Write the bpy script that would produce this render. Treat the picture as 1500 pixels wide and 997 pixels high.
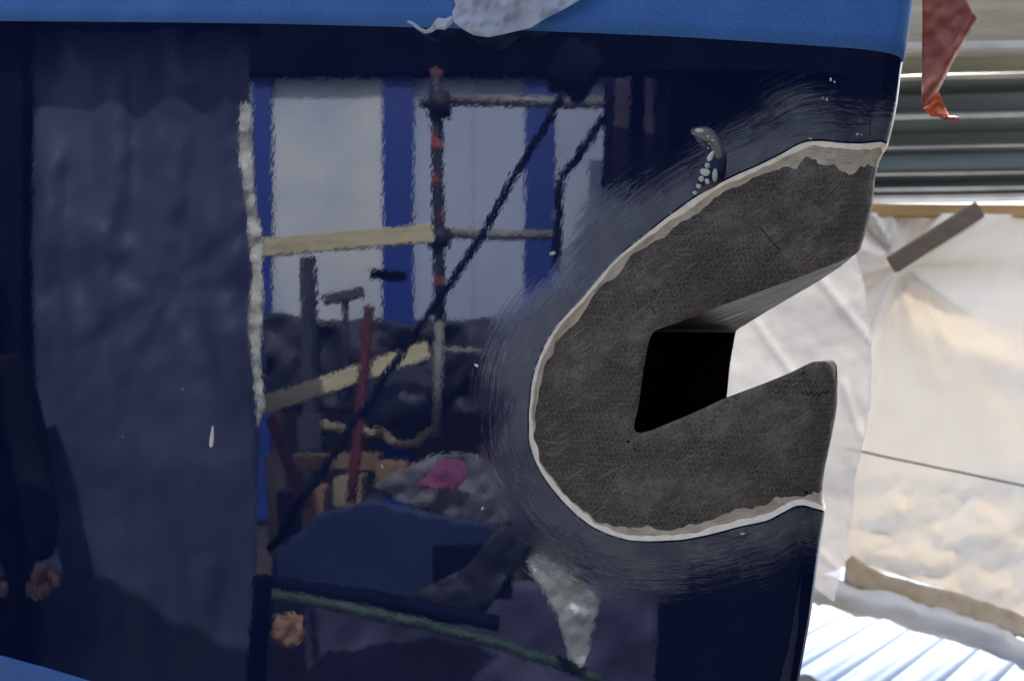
import bpy, math, random
import numpy as np
from mathutils import Vector, noise as mnoise
from mathutils.geometry import delaunay_2d_cdt

random.seed(7); np.random.seed(7)
for o in list(bpy.data.objects): bpy.data.objects.remove(o)
SC = bpy.context.scene
COL = SC.collection
PI = math.pi
R = math.radians

# ------------------------------------------------------------------ camera
W, H, F = 1500.0, 997.0, 1177.0
CAMZ = 1.7
cd = bpy.data.cameras.new('camera'); cam = bpy.data.objects.new('camera', cd); COL.objects.link(cam)
cam.location = (0, 0, CAMZ); cam.rotation_euler = (R(90), 0, 0)
cd.sensor_width = 36; cd.lens = 36 * F / W; cd.clip_start = .02; cd.clip_end = 500
cd.dof.use_dof = True; cd.dof.focus_distance = .93; cd.dof.aperture_fstop = 5.2
SC.camera = cam
SC.render.resolution_x = 1024; SC.render.resolution_y = 680

# ------------------------------------------------------------------ sky and sun
SUN_AZ, SUN_EL = 36.0, 52.0          # azimuth from +Y towards +X: behind the hull, to the right
wd = bpy.data.worlds.new('World'); SC.world = wd; wd.use_nodes = True
wn = wd.node_tree; bg = wn.nodes['Background']
sky = wn.nodes.new('ShaderNodeTexSky'); sky.sky_type = 'NISHITA'; sky.sun_disc = False
sky.sun_elevation = R(SUN_EL); sky.sun_rotation = R(SUN_AZ)
sky.air_density = 1.0; sky.dust_density = 4.0; sky.ozone_density = 0.6
hs = wn.nodes.new('ShaderNodeHueSaturation'); hs.inputs['Saturation'].default_value = .55      # hazy sky
wn.links.new(sky.outputs[0], hs.inputs['Color']); wn.links.new(hs.outputs[0], bg.inputs[0]); bg.inputs[1].default_value = 0.15
sl = bpy.data.lights.new('sun', 'SUN'); sl.energy = 3.6; sl.angle = R(.6); sl.color = (1, .93, .82)
so = bpy.data.objects.new('sun', sl); COL.objects.link(so); so.location = (3, 4, 7)
sdir = Vector((math.sin(R(SUN_AZ)) * math.cos(R(SUN_EL)), math.cos(R(SUN_AZ)) * math.cos(R(SUN_EL)), math.sin(R(SUN_EL))))
so.rotation_euler = sdir.to_track_quat('Z', 'Y').to_euler()
SC.view_settings.view_transform = 'Standard'; SC.view_settings.look = 'None'
SC.view_settings.exposure = 1.85; SC.view_settings.gamma = 1

# ------------------------------------------------------------------ helpers
def tag(o, label=None, cat=None, group=None, kind=None):
    if label: o['label'] = label
    if cat: o['category'] = cat
    if group: o['group'] = group
    if kind: o['kind'] = kind
    return o
def empty(name, loc, label=None, cat=None, group=None):
    o = bpy.data.objects.new(name, None); COL.objects.link(o); o.location = loc; o.empty_display_size = .05
    return tag(o, label, cat, group)
def mesh_obj(name, verts, faces, mat, parent=None, smooth=True, uvs=None):
    me = bpy.data.meshes.new(name)
    me.from_pydata([tuple(map(float, v)) for v in verts], [], faces)
    if smooth: me.polygons.foreach_set('use_smooth', [True] * len(me.polygons))
    if uvs:
        li = np.zeros(len(me.loops), dtype=np.int32); me.loops.foreach_get('vertex_index', li)
        for nm, arr in uvs.items():
            l = me.uv_layers.new(name=nm); l.data.foreach_set('uv', np.asarray(arr, dtype=np.float32)[li].ravel())
    me.materials.append(mat); me.update()
    o = bpy.data.objects.new(name, me); COL.objects.link(o)
    if parent:
        o.parent = parent; o.matrix_parent_inverse = parent.matrix_basis.inverted()
    return o
def fbm(x, y, z=0., o=4): return mnoise.fractal(Vector((x, y, z)), 1.0, 2.0, o)

class NT:
    def __init__(s, name):
        s.m = bpy.data.materials.new(name); s.m.use_nodes = True; s.t = s.m.node_tree
        s.p = s.t.nodes['Principled BSDF']; s.out = s.t.nodes['Material Output']
    def put(s, sock, v):
        if isinstance(v, bpy.types.NodeSocket): s.t.links.new(v, sock)
        elif v is not None:
            if hasattr(sock.default_value, '__len__') and not hasattr(v, '__len__'): v = (v,) * len(sock.default_value)
            if hasattr(v, '__len__') and len(sock.default_value) == 4 and len(v) == 3: v = (*v, 1)
            sock.default_value = v
    def n(s, typ, ins=(), out=0, **kw):
        nd = s.t.nodes.new('ShaderNode' + typ)
        for k, v in kw.items(): setattr(nd, k, v)
        if isinstance(ins, dict):
            for k, v in ins.items(): s.put(nd.inputs[k], v)
        else:
            for i, v in enumerate(ins): s.put(nd.inputs[i], v)
        return nd.outputs[out]
    def math(s, op, a, b=None, c=None, clamp=False): return s.n('Math', [x for x in (a, b, c) if x is not None], operation=op, use_clamp=clamp)
    def uv(s, name): return s.n('UVMap', uv_map=name)
    def map(s, v, sc=(1, 1, 1), rot=(0, 0, 0), loc=(0, 0, 0)): return s.n('Mapping', [v, loc, rot, sc])
    def noise(s, v, scale, detail=3, rough=.55, dist=0): return s.n('TexNoise', {'Vector': v, 'Scale': scale, 'Detail': detail, 'Roughness': rough, 'Distortion': dist})
    def ramp(s, v, a, b, lo=0., hi=1., smooth=True):
        nd = s.t.nodes.new('ShaderNodeMapRange'); nd.interpolation_type = 'SMOOTHSTEP' if smooth else 'LINEAR'
        s.put(nd.inputs[0], v)
        for i, x in enumerate((a, b, lo, hi)): s.put(nd.inputs[1 + i], x)
        return nd.outputs[0]
    def mix(s, f, a, b):
        nd = s.t.nodes.new('ShaderNodeMix'); nd.data_type = 'RGBA'
        s.put(nd.inputs[0], f); s.put(nd.inputs[6], a); s.put(nd.inputs[7], b); return nd.outputs[2]
    def bump(s, h, dist, strength=1, normal=None):
        return s.n('Bump', {'Height': h, 'Distance': dist, 'Strength': strength, 'Normal': normal})
    def set(s, **kw):
        nm = {'col': 'Base Color', 'rough': 'Roughness', 'ior': 'IOR', 'spec': 'Specular IOR Level', 'metal': 'Metallic', 'nor': 'Normal', 'alpha': 'Alpha', 'trans': 'Transmission Weight', 'sheen': 'Sheen Weight', 'aniso': 'Anisotropic'}
        for k, v in kw.items(): s.put(s.p.inputs[nm[k]], v)
        return s.m
def simple(name, c1, c2=None, scale=8, rough=.6, bump=.001, metal=0, spec=.5, stretch=(1, 1, 1), detail=5):
    n = NT(name); tc = n.n('TexCoord', out=3); v = n.map(tc, stretch)
    f = n.noise(v, scale, detail, .6); c2 = c2 or tuple(x * .6 for x in c1)
    n.set(col=n.mix(n.ramp(f, .3, .7), c1, c2), rough=n.ramp(f, .2, .8, rough * .85, min(1, rough * 1.15)), metal=metal, spec=spec,
          nor=n.bump(n.noise(v, scale * 6, 4), bump))
    return n.m
def sheet_mat(name, c, trans=.45, rough=.35, alpha=1., spec=.5, scale=20, bump=.002, c2=None):
    """thin sheeting: diffuse + translucent + gloss, part see-through"""
    n = NT(name); tc = n.n('TexCoord', out=3)
    f = n.noise(tc, scale, 6, .6, .6)
    col = n.mix(n.ramp(f, .35, .7), c, c2 or tuple(x * .86 for x in c))
    bp = n.bump(f, bump)
    n.set(col=col, rough=rough, nor=bp, spec=spec)
    tr = n.n('BsdfTranslucent', {'Color': col, 'Normal': bp})
    mx = n.n('MixShader', [trans, n.p.outputs[0], tr])
    if alpha < 1:
        tp = n.n('BsdfTransparent', [(.97, .98, 1, 1)])
        mx = n.n('MixShader', [n.ramp(f, .3, .75, max(0, alpha - .12), min(1, alpha + .18)), tp, mx])
    n.t.links.new(mx, n.out.inputs[0]); return n.m

# ------------------------------------------------------------------ hull surface
ALPHA = R(25); CL = R(42); RP = .07
e_a = np.array([-math.cos(CL), math.sin(CL), 0.])           # centreline, towards the stern
e_b = -np.array([math.sin(CL), math.cos(CL), 0.])           # abeam, towards the camera
e_s = e_a * math.cos(ALPHA) + e_b * math.sin(ALPHA)         # near skin, towards the stern
n_s = -e_a * math.sin(ALPHA) + e_b * math.cos(ALPHA)        # its outward normal
S0 = np.array([.405 * .93, .93, 0.])
TA, SA = math.tan(ALPHA), math.sin(ALPHA)
def sect(q):
    q = np.asarray(q, float); b = q * SA
    return np.sqrt(RP ** 2 + (b / TA) ** 2) - RP, b
def proj(P):
    P = np.atleast_2d(P); return np.stack([W / 2 + F * P[:, 0] / P[:, 1], H / 2 - F * (P[:, 2] - CAMZ) / P[:, 1]], 1)
SIL = [(1336, 0), (1331, 40), (1325, 80), (1321, 100), (1315, 150), (1308, 185), (1301, 213), (1297, 226), (1290, 240), (1285, 262), (1281, 300),
       (1276, 325), (1271, 345), (1263, 370), (1250, 430), (1236, 500), (1231, 546), (1229, 600), (1222, 640), (1213, 682), (1208, 705), (1207.5, 723),
       (1210, 740), (1208, 755), (1203, 786), (1197, 829), (1188, 900), (1170, 997)]
qs = np.linspace(-.09, .05, 300); a_, b_ = sect(qs)
sec0 = a_[:, None] * e_a + b_[:, None] * e_b
zt = []
for x, y in SIL:
    t = .95
    for _ in range(4):
        lo, hi = -.5, .5
        for _ in range(40):
            T = (lo + hi) / 2; P = S0 + e_s * T + sec0
            px = W / 2 + F * P[:, 0] / P[:, 1]; k = px.argmax()
            if px[k] > x: lo = T
            else: hi = T
        t = P[k, 1]
    zt.append((CAMZ - (y - H / 2) / F * t, T))
zt.sort(); ZZ = np.array([p[0] for p in zt]); TT = np.array([p[1] for p in zt])
ZF = np.linspace(ZZ[0] - 1.4, ZZ[-1] + .5, 2400)
g0 = (TT[1] - TT[0]) / (ZZ[1] - ZZ[0]); g1 = (TT[-1] - TT[-4]) / (ZZ[-1] - ZZ[-4])
TF = np.interp(ZF, ZZ, TT); TF = np.where(ZF < ZZ[0], TT[0] + g0 * (ZF - ZZ[0]), TF); TF = np.where(ZF > ZZ[-1], TT[-1] + g1 * (ZF - ZZ[-1]), TF)
kr = np.hanning(15); kr /= kr.sum(); TF = np.convolve(np.pad(TF, 7, 'edge'), kr, 'valid')
def surf(q, z, h=0., push=0.):
    """hull point for arc q (0 = stem, >0 near side) and height z; h along the normal, push towards the centreline"""
    q = np.atleast_1d(np.asarray(q, float)); z = np.atleast_1d(np.asarray(z, float))
    a, b = sect(q); T = np.interp(z, ZF, TF)
    P = S0 + T[:, None] * e_s + a[:, None] * e_a + b[:, None] * e_b; P[:, 2] = z
    da = (b / TA ** 2) / (a + RP)                                     # da/db
    tq = da[:, None] * e_a + e_b
    dT = (np.interp(z + .004, ZF, TF) - np.interp(z - .004, ZF, TF)) / .008
    tz = dT[:, None] * e_s + np.array([0, 0, 1.])
    N = np.cross(tz, tq); N /= np.linalg.norm(N, axis=1)[:, None]
    N = np.where((N @ (-e_a))[:, None] < 0, -N, N) if True else N
    P = P + N * np.reshape(h, (-1, 1)) - e_b * (np.sign(q) * np.reshape(push, -1))[:, None]
    return P, N
def inv(px, py):
    """picture point -> (q, z) on the near side of the hull"""
    z = CAMZ - (py - H / 2) / F * .95; q = .3
    for _ in range(12):
        lo, hi = 0., 2.2
        for _ in range(30):
            q = (lo + hi) / 2; P = surf(q, z)[0][0]
            if W / 2 + F * P[0] / P[1] > px: lo = q
            else: hi = q
        z = CAMZ - (py - H / 2) / F * P[1]
    return q, z
def inv_l(pts): return np.array([inv(*p) for p in pts])
def resample(P, step):
    P = np.asarray(P, float); d = np.r_[0, np.cumsum(np.linalg.norm(np.diff(P, axis=0), axis=1))]
    n = max(2, int(d[-1] / step)); t = np.linspace(0, d[-1], n + 1)
    return np.stack([np.interp(t, d, P[:, i]) for i in range(P.shape[1])], 1)
def smooth(P, it=2):
    P = P.copy()
    for _ in range(it): P[1:-1] = P[1:-1] * .5 + (P[:-2] + P[2:]) * .25
    return P
def seg_dist(X, L):
    """distance and arc position of points X to polyline L"""
    A, B = L[:-1], L[1:]; D = B - A; LL = (D ** 2).sum(1); cum = np.r_[0, np.cumsum(np.sqrt(LL))]
    best = np.full(len(X), 1e9); arc = np.zeros(len(X)); idx = np.zeros(len(X), int)
    for i in range(len(A)):
        t = np.clip(((X - A[i]) @ D[i]) / max(LL[i], 1e-12), 0, 1)
        d = np.linalg.norm(X - (A[i] + t[:, None] * D[i]), axis=1); m = d < best
        best[m] = d[m]; arc[m] = cum[i] + t[m] * math.sqrt(LL[i]); idx[m] = i
    return best, arc, idx
def inside(X, poly):
    c = np.zeros(len(X), bool); x, y = X[:, 0], X[:, 1]; n = len(poly)
    for i in range(n):
        x1, y1 = poly[i]; x2, y2 = poly[(i + 1) % n]
        if y1 == y2: continue
        m = ((y1 > y) != (y2 > y)) & (x < (x2 - x1) * (y - y1) / (y2 - y1) + x1); c ^= m
    return c

OUT = [(1302, 213, 8, 20), (1291, 208, 9, 24), (1261, 211, 9, 24), (1231, 210, 9, 22), (1207, 207, 8, 16), (1183, 207, 8, 20), (1165, 214, 9, 22), (1147, 225, 9, 16), (1111, 243, 8, 10),
       (1080, 256, 8, 9), (1044, 274, 8, 12), (1014, 292, 8, 12), (975, 320, 7, 12), (939, 349, 6, 14), (915, 368, 5, 13), (895, 387, 5, 15), (877, 408, 5, 6), (847, 444, 5, 13), (820, 471, 5, 12),
       (802, 498, 5, 11), (787, 532, 5, 10), (779, 562, 5, 8), (775, 600, 5, 5), (775, 645, 7, 1.5), (783, 672, 8, 1.5), (799, 701, 8, 2), (820, 729, 8, 2), (844, 753, 8, 2),
       (868, 771, 8, 3), (892, 782, 8, 7), (923, 791, 8, 10), (956, 792, 8, 10), (1000, 790, 8, 11), (1040, 782, 8, 13), (1085, 770, 9, 16), (1124, 762, 9, 11), (1146, 750, 9, 14),
       (1164, 740, 9, 5), (1179, 739, 9, 2), (1190, 743, 8, 10), (1209, 748, 8, 20)]
O_ = inv_l([p[:2] for p in OUT]); O_[0, 0] = 0; O_[-1, 0] = 0
wid = np.array([[p[2], p[3]] for p in OUT]) * .00078
rs = resample(np.c_[O_, wid], .0026); Oc = smooth(rs[:, :2], 6); wdt = rs[:, 2:]
tan = np.gradient(Oc, axis=0); tan /= np.linalg.norm(tan, axis=1)[:, None]
nin = np.stack([-tan[:, 1], tan[:, 0]], 1)
ctr = np.array([.2, Oc[:, 1].mean()])
if ((ctr - Oc[len(Oc) // 2]) @ nin[len(Oc) // 2]) < 0: nin = -nin
j1 = np.array([fbm(i * .15, 1.3) for i in range(len(Oc))]); j2 = np.array([fbm(i * .07, 5.3, 2, 3) + .3 * fbm(i * .45, 2.3, 2, 4) for i in range(len(Oc))])
w1 = wdt[:, 0] * (.95 + .55 * j1); w2 = w1 + wdt[:, 1] * np.clip(1 + .6 * j2, .2, 2)
Wc = smooth(Oc + nin * w1[:, None], 2); Bc = smooth(Oc + nin * w2[:, None], 1)
for L in (Oc, Wc, Bc): L[:, 0] = np.maximum(L[:, 0], 0); L[0, 0] = 0; L[-1, 0] = 0
NOT = [(1266, 362), (1255, 369), (1235, 377), (1180, 399), (1111, 424), (1040, 450), (985, 472), (962, 480), (954, 484), (950, 492), (945, 515), (936, 570), (926, 622), (926, 629), (930, 634), (937, 635), (950, 631), (990, 615), (1060, 583),
       (1111, 564), (1156, 546), (1180, 534), (1192, 529), (1202, 528), (1210, 530), (1216, 534), (1221, 541), (1225, 550), (1228, 562)]
N_ = inv_l(NOT); N_[0, 0] = 0; N_[-1, 0] = 0
Nc = smooth(resample(N_, .003), 1); Nc[:, 0] = np.maximum(Nc[:, 0], 0); Nc[0, 0] = 0; Nc[-1, 0] = 0
iroot0 = int(np.argmin(np.linalg.norm(Nc - N_[8], axis=1))); iroot1 = int(np.argmin(np.linalg.norm(Nc - N_[14], axis=1)))
rN = np.full(len(Nc), .0035); rN[:iroot0] = .013
rN = smooth(smooth(rN, 6), 6); rN = np.minimum(rN, .85 * np.maximum(Nc[:, 0] * SA, 1e-5))
def mirror_poly(L): return np.r_[L, (L[::-1] * np.array([-1, 1]))[1:-1]]
polyO, polyW, polyB, polyN = map(mirror_poly, (Oc, Wc, Bc, Nc))

Q0, Q1, Z0, Z1 = -.5, 2.1, .35, 2.38
gq, gz = np.meshgrid(np.arange(Q0, Q1 + .001, .02), np.arange(Z0, Z1 + .001, .02)); G = np.stack([gq.ravel(), gz.ravel()], 1)
fq, fz = np.meshgrid(np.arange(-.16, .72, .0042), np.arange(1.2, 2.12, .0042)); Fg = np.stack([fq.ravel(), fz.ravel()], 1)
full = np.r_[Oc, (Oc[::-1] * np.array([-1, 1]))[1:]]
dF = seg_dist(Fg, Oc)[0]; insF = inside(Fg, polyO)
Fg = Fg[(insF & (np.abs(Fg[:, 0]) < .72)) | (dF < .02)]
mq, mz = np.meshgrid(np.arange(-.16, .72, .0084), np.arange(1.2, 2.12, .0084)); Mg = np.stack([mq.ravel(), mz.ravel()], 1)
dM = seg_dist(Mg, Oc)[0]; Mg = Mg[~inside(Mg, polyO) & (dM >= .02) & (dM < .16)]
sq, sz = np.meshgrid(np.array([-.12, -.09, -.07, -.055, -.043, -.034, -.027, -.021, -.016, -.011, -.006, 0, .006, .011, .016, .021, .027, .034, .043, .055, .07, .09, .12, .16]), np.arange(Z0, Z1 + .001, .01))
Sg = np.stack([sq.ravel(), sz.ravel()], 1); dS = seg_dist(Sg, Oc)[0]
Sg = Sg[~inside(Sg, polyO) & (dS > .02)]
dG = seg_dist(G, Oc)[0]; G = G[((dG > .16) & ~((np.abs(G[:, 0]) < .17))) | (G[:, 0] < -.17) | (G[:, 0] > .75)]
Mg = Mg[np.abs(Mg[:, 0]) > .165] if False else Mg
PTS = np.r_[G, Mg, Fg, Sg]
PTS = PTS + (np.random.rand(*PTS.shape) - .5) * .0004
far = [L * np.array([-1, 1]) for L in (Oc, Wc, Bc, Nc)]
keep = np.ones(len(PTS), bool)
for L in [Oc, Wc, Bc, Nc] + far: keep &= seg_dist(PTS, L)[0] > .0011
PTS = PTS[keep]
edges = []; allp = [PTS]; base = len(PTS)
for poly in (polyO, polyW, polyB, polyN):
    n = len(poly); allp.append(poly); edges += [(base + i, base + (i + 1) % n) for i in range(n)]; base += n
cor = np.array([[Q0, Z0], [Q1, Z0], [Q1, Z1], [Q0, Z1]]); allp.append(cor)
allp = np.concatenate(allp)
vs, es, fs, *_ = delaunay_2d_cdt([Vector(p) for p in allp], edges, [], 0, 1e-5)
VQ = np.array([[v.x, v.y] for v in vs]); FS = np.array([f[:3] for f in fs])
cen = VQ[FS].mean(1)
iO, iW, iB, iN = inside(cen, polyO), inside(cen, polyW), inside(cen, polyB), inside(cen, polyN)
far_c = np.abs(VQ) * np.array([1, 1])
fold = np.c_[np.abs(VQ[:, 0]), VQ[:, 1]]
dO, sO, _ = seg_dist(fold, Oc); inO = inside(VQ, polyO) | (dO < 1e-4); dN, _, kN = seg_dist(fold, Nc); inN = inside(VQ, polyN)
h = np.where(inO, -.0026 * np.clip(dO / .012, 0, 1), 0.)
h -= np.where(~inO, .0009 * np.exp(-(dO / .0022) ** 2), 0)                               # sanded lip of the paint
hn = np.array([fbm(q * 22, z * 22, 3) * .0009 + fbm(q * 90, z * 90, 8, 3) * .00022 for q, z in VQ])
h += np.where(inO, hn * np.clip(dO / .02, 0, 1) * np.clip(np.abs(VQ[:, 0]) / .01, .5, 1), 0)
rr = rN[kN]; de = np.clip(rr - dN, 0, None)
push = np.where(~inN | (dN < 2e-4), rr * (de / rr) ** 2, 0.)
VP3, VN3 = surf(VQ[:, 0], VQ[:, 1], h, push)
P0, N0 = surf(VQ[:, 0], VQ[:, 1])
UVq = VQ; UVr = np.c_[sO, dO]
hull = empty('boat_hull', tuple(surf(0, .35)[0][0]), 'glossy dark navy boat bow with a slotted bare carbon reinforcement at its stem', 'boat bow')
bpy.context.view_layer.update()
def region(name, mask, mat, custom=False):
    f = FS[mask]; used, invx = np.unique(f, return_inverse=True); f = invx.reshape(-1, 3)
    P = VP3[used]; nf = np.cross(P[f[:, 1]] - P[f[:, 0]], P[f[:, 2]] - P[f[:, 0]])
    flip = (nf * VN3[used][f[:, 0]]).sum(1) < 0; f[flip] = f[flip][:, ::-1]
    o = mesh_obj(name, P, [tuple(map(int, t)) for t in f], mat, hull, True, {'skin': UVq[used], 'rim': UVr[used]})
    if custom:
        m = o.data; m.update()
        vn = np.zeros(len(used) * 3, dtype=np.float32); m.vertices.foreach_get('normal', vn); vn = vn.reshape(-1, 3)
        w = np.clip(1 - dO[used] / .006, 0, 1)[:, None]; n = N0[used] * (1 - w) + vn * w; n /= np.linalg.norm(n, axis=1)[:, None]
        m.normals_split_custom_set_from_vertices([tuple(map(float, a)) for a in n])
    return o

# ---- hull materials
def paint_material():
    n = NT('navy_gloss_paint'); sk = n.uv('skin'); rim = n.uv('rim')
    sep = n.n('SeparateXYZ', [rim]); s, d = sep, None
    nd = n.t.nodes.new('ShaderNodeSeparateXYZ'); n.put(nd.inputs[0], rim); s, d = nd.outputs[0], nd.outputs[1]
    nq = n.t.nodes.new('ShaderNodeSeparateXYZ'); n.put(nq.inputs[0], sk); q, z = nq.outputs[0], nq.outputs[1]
    # orange peel
    peel = n.noise(n.map(sk, (1, .8, 1)), 150, 2.5, .5); peel2 = n.noise(sk, 9, 1, .5)
    # scratch fields, running along the rim
    warp = n.noise(sk, 9, 2)
    def strands(rot, sx, sy, a, b, off):
        wz = n.n('VectorMath', [n.noise(n.map(sk, (1, 1, 1), (0, 0, 0), (off, 0, 0)), 8, 3, .6), (.03, .03, 0)], operation='MULTIPLY')
        v = n.n('VectorMath', [n.map(rim, (1, 1, 1), (0, 0, rot)), wz], operation='ADD')
        v = n.map(v, (sx, sy, 1), (0, 0, 0), (off, off, 0))
        return n.ramp(n.noise(v, 1, 3, .65), a, b)
    s1 = strands(.02, 40, 1000, .50, .70, 3); s2 = strands(-.30, 36, 820, .55, .74, 9); s3 = strands(.55, 46, 900, .56, .74, 21)
    sc = n.math('MAXIMUM', n.math('MAXIMUM', s1, s2), s3)
    # width of the sanded halo changes along the rim
    wn_ = n.noise(n.map(sk, (1, 1, 1)), 7, 3, .5)
    wob = n.noise(n.map(rim, (9, 260, 1)), 1, 3, .6)
    dd = n.math('ADD', d, n.math('MULTIPLY', n.math('SUBTRACT', wob, .5), .075))
    dd = n.math('ADD', dd, n.math('MULTIPLY', n.math('SUBTRACT', wn_, .5), .11))
    halo = n.ramp(dd, .030, .082, 1, 0); core = n.ramp(dd, .012, .068, 1, 0)
    lip = n.ramp(d, .0012, .0035)                                         # unsanded lip beside the primer
    halo = n.math('MULTIPLY', halo, lip); core = n.math('MULTIPLY', core, lip)
    dust = n.math('MULTIPLY', core, n.ramp(n.noise(sk, 16, 5, .6), .3, .7, .35, 1))
    scm = n.math('MULTIPLY', n.math('MULTIPLY', halo, sc), n.ramp(n.noise(sk, 24, 5, .65), .36, .62, .25, 1))
    speck = n.ramp(n.n('TexVoronoi', {'Vector': sk, 'Scale': 55., 'Randomness': 1.}), .035, .02, 0, 1)
    speck = n.math('MULTIPLY', speck, n.ramp(n.noise(sk, 31, 0), .66, .7))
    haze = n.ramp(n.noise(n.map(sk, (1, 1.6, 1)), 3.2, 6, .6, .5), .35, .8, 0, 1)
    base = n.mix(haze, (.0026, .0062, .027), (.0045, .0095, .036))
    col = n.mix(n.math('MULTIPLY', dust, .9), base, (.048, .053, .060))
    col = n.mix(n.math('MULTIPLY', scm, .6), col, (.19, .20, .215))
    col = n.mix(speck, col, (.25, .27, .3))
    ro = n.math('ADD', n.math('MULTIPLY', dust, .40), n.math('ADD', n.math('MULTIPLY', scm, .2), n.math('MULTIPLY', halo, .10)))
    ro = n.math('ADD', ro, n.math('ADD', .012, n.math('MULTIPLY', haze, .012)), clamp=True)
    b1 = n.bump(peel, .000021); b1 = n.bump(peel2, .00007, 1, b1)
    b2 = n.bump(n.math('MULTIPLY', sc, halo), .00006, 1, b1)
    n.put(n.p.inputs['Specular Tint'], (.80, .88, 1.0, 1)); n.set(col=col, rough=ro, ior=1.74, nor=b2); return n.m  # tint of the reflections stands in for light from a bluer sky
def hex_cells(n, uv, scale):
    """edge distance of a honeycomb: 0 in the cell centre, .5 on its wall"""
    V = lambda op, *a: n.n('VectorMath', list(a), operation=op)
    p = V('SCALE', uv); p.node.inputs[3].default_value = scale
    r = (1, 1.7320508, 1); hf = (.5, .8660254, .5)
    a = V('SUBTRACT', n.n('VectorMath', [p, r], operation='MODULO'), hf)
    b = V('SUBTRACT', n.n('VectorMath', [V('ADD', p, hf), r], operation='MODULO'), hf)
    def hd(v):
        ab = V('ABSOLUTE', v); nd = n.t.nodes.new('ShaderNodeSeparateXYZ'); n.put(nd.inputs[0], ab)
        return n.math('MAXIMUM', nd.outputs[0], n.math('ADD', n.math('MULTIPLY', nd.outputs[0], .5), n.math('MULTIPLY', nd.outputs[1], .8660254)))
    return n.math('MINIMUM', hd(a), hd(b))
def carbon_material(name='sanded_carbon', wall=False):
    n = NT(name); sk = n.uv('skin'); rim = n.uv('rim')
    nd = n.t.nodes.new('ShaderNodeSeparateXYZ'); n.put(nd.inputs[0], rim); d = nd.outputs[1]
    w = n.n('VectorMath', [n.noise(sk, 38, 2, .5), .0034], operation='SCALE'); w.node.inputs[3].default_value = .0042
    # keep coordinates positive for the modulo
    cv = n.n('VectorMath', [n.n('VectorMath', [n.map(sk, (1, .82, 1)), (3, 3, 0)], operation='ADD'), w], operation='ADD')
    hx = hex_cells(n, cv, 158); cell = n.ramp(hx, .50, .34)
    wallm = n.ramp(hx, .40, .49)
    patch = n.ramp(n.noise(sk, 11, 6, .65), .41, .60)
    tone = n.noise(sk, 12, 7, .70); grain = n.noise(sk, 330, 4, .8); mott = n.noise(sk, 60, 5, .7)
    base = n.mix(n.ramp(tone, .40, .60), (.034, .029, .023), (.120, .106, .086))
    base = n.mix(n.ramp(mott, .40, .64, 0, .8), base, (.046, .041, .034))
    base = n.mix(n.math('MULTIPLY', n.ramp(d, .034, .012), n.ramp(mott, .3, .6, .35, .9)), base, (.036, .028, .019))     # brown resin towards the rim
    base = n.mix(n.math('MULTIPLY', n.math('MULTIPLY', cell, patch), .72), base, (.020, .0185, .017))
    base = n.mix(n.math('MULTIPLY', n.math('MULTIPLY', wallm, patch), .38), base, (.135, .130, .120))
    blk = n.ramp(n.noise(sk, 22, 6, .7, .4), .57, .70)
    base = n.mix(n.math('MULTIPLY', blk, .8), base, (.012, .012, .011))
    wv = n.n('TexWave', {'Vector': n.map(sk, (1, 1, 1), (0, 0, .75)), 'Scale': 190., 'Distortion': 1.5, 'Detail': 2.})
    wp = n.ramp(n.noise(sk, 11, 3, .5), .52, .66)
    base = n.mix(n.math('MULTIPLY', n.math('MULTIPLY', n.ramp(wv, .6, .9), wp), .5), base, (.016, .016, .015))
    st = None
    for rot, sx, sy, a in ((.6, 25, 600, .58), (-.9, 30, 640, .63), (.05, 22, 640, .60), (2.2, 30, 640, .64)):
        s1 = n.ramp(n.noise(n.map(sk, (sx, sy, 1), (0, 0, 0)) if rot == .05 else n.map(n.map(sk, (1, 1, 1), (0, 0, rot)), (sx, sy, 1)), 1, 2, .6), a, a + .12)
        st = s1 if st is None else n.math('MAXIMUM', st, s1)
    st = n.math('MULTIPLY', st, n.ramp(n.noise(sk, 8, 3), .3, .6, .3, 1))
    base = n.mix(n.math('MULTIPLY', st, .7), base, (.21, .20, .18))
    base = n.mix(n.ramp(grain, .48, .72, 0, .8), base, (.17, .162, .15))
    base = n.mix(n.ramp(grain, .46, .30, 0, .8), base, (.012, .012, .011))
    hgt = n.math('ADD', n.math('MULTIPLY', grain, .5), n.math('ADD', n.math('MULTIPLY', st, .3), n.math('MULTIPLY', n.math('MULTIPLY', wallm, patch), .8)))
    n.set(col=base, rough=n.ramp(mott, .3, .7, .42, .62), spec=.35, nor=n.bump(hgt, .0006)); return n.m
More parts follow.
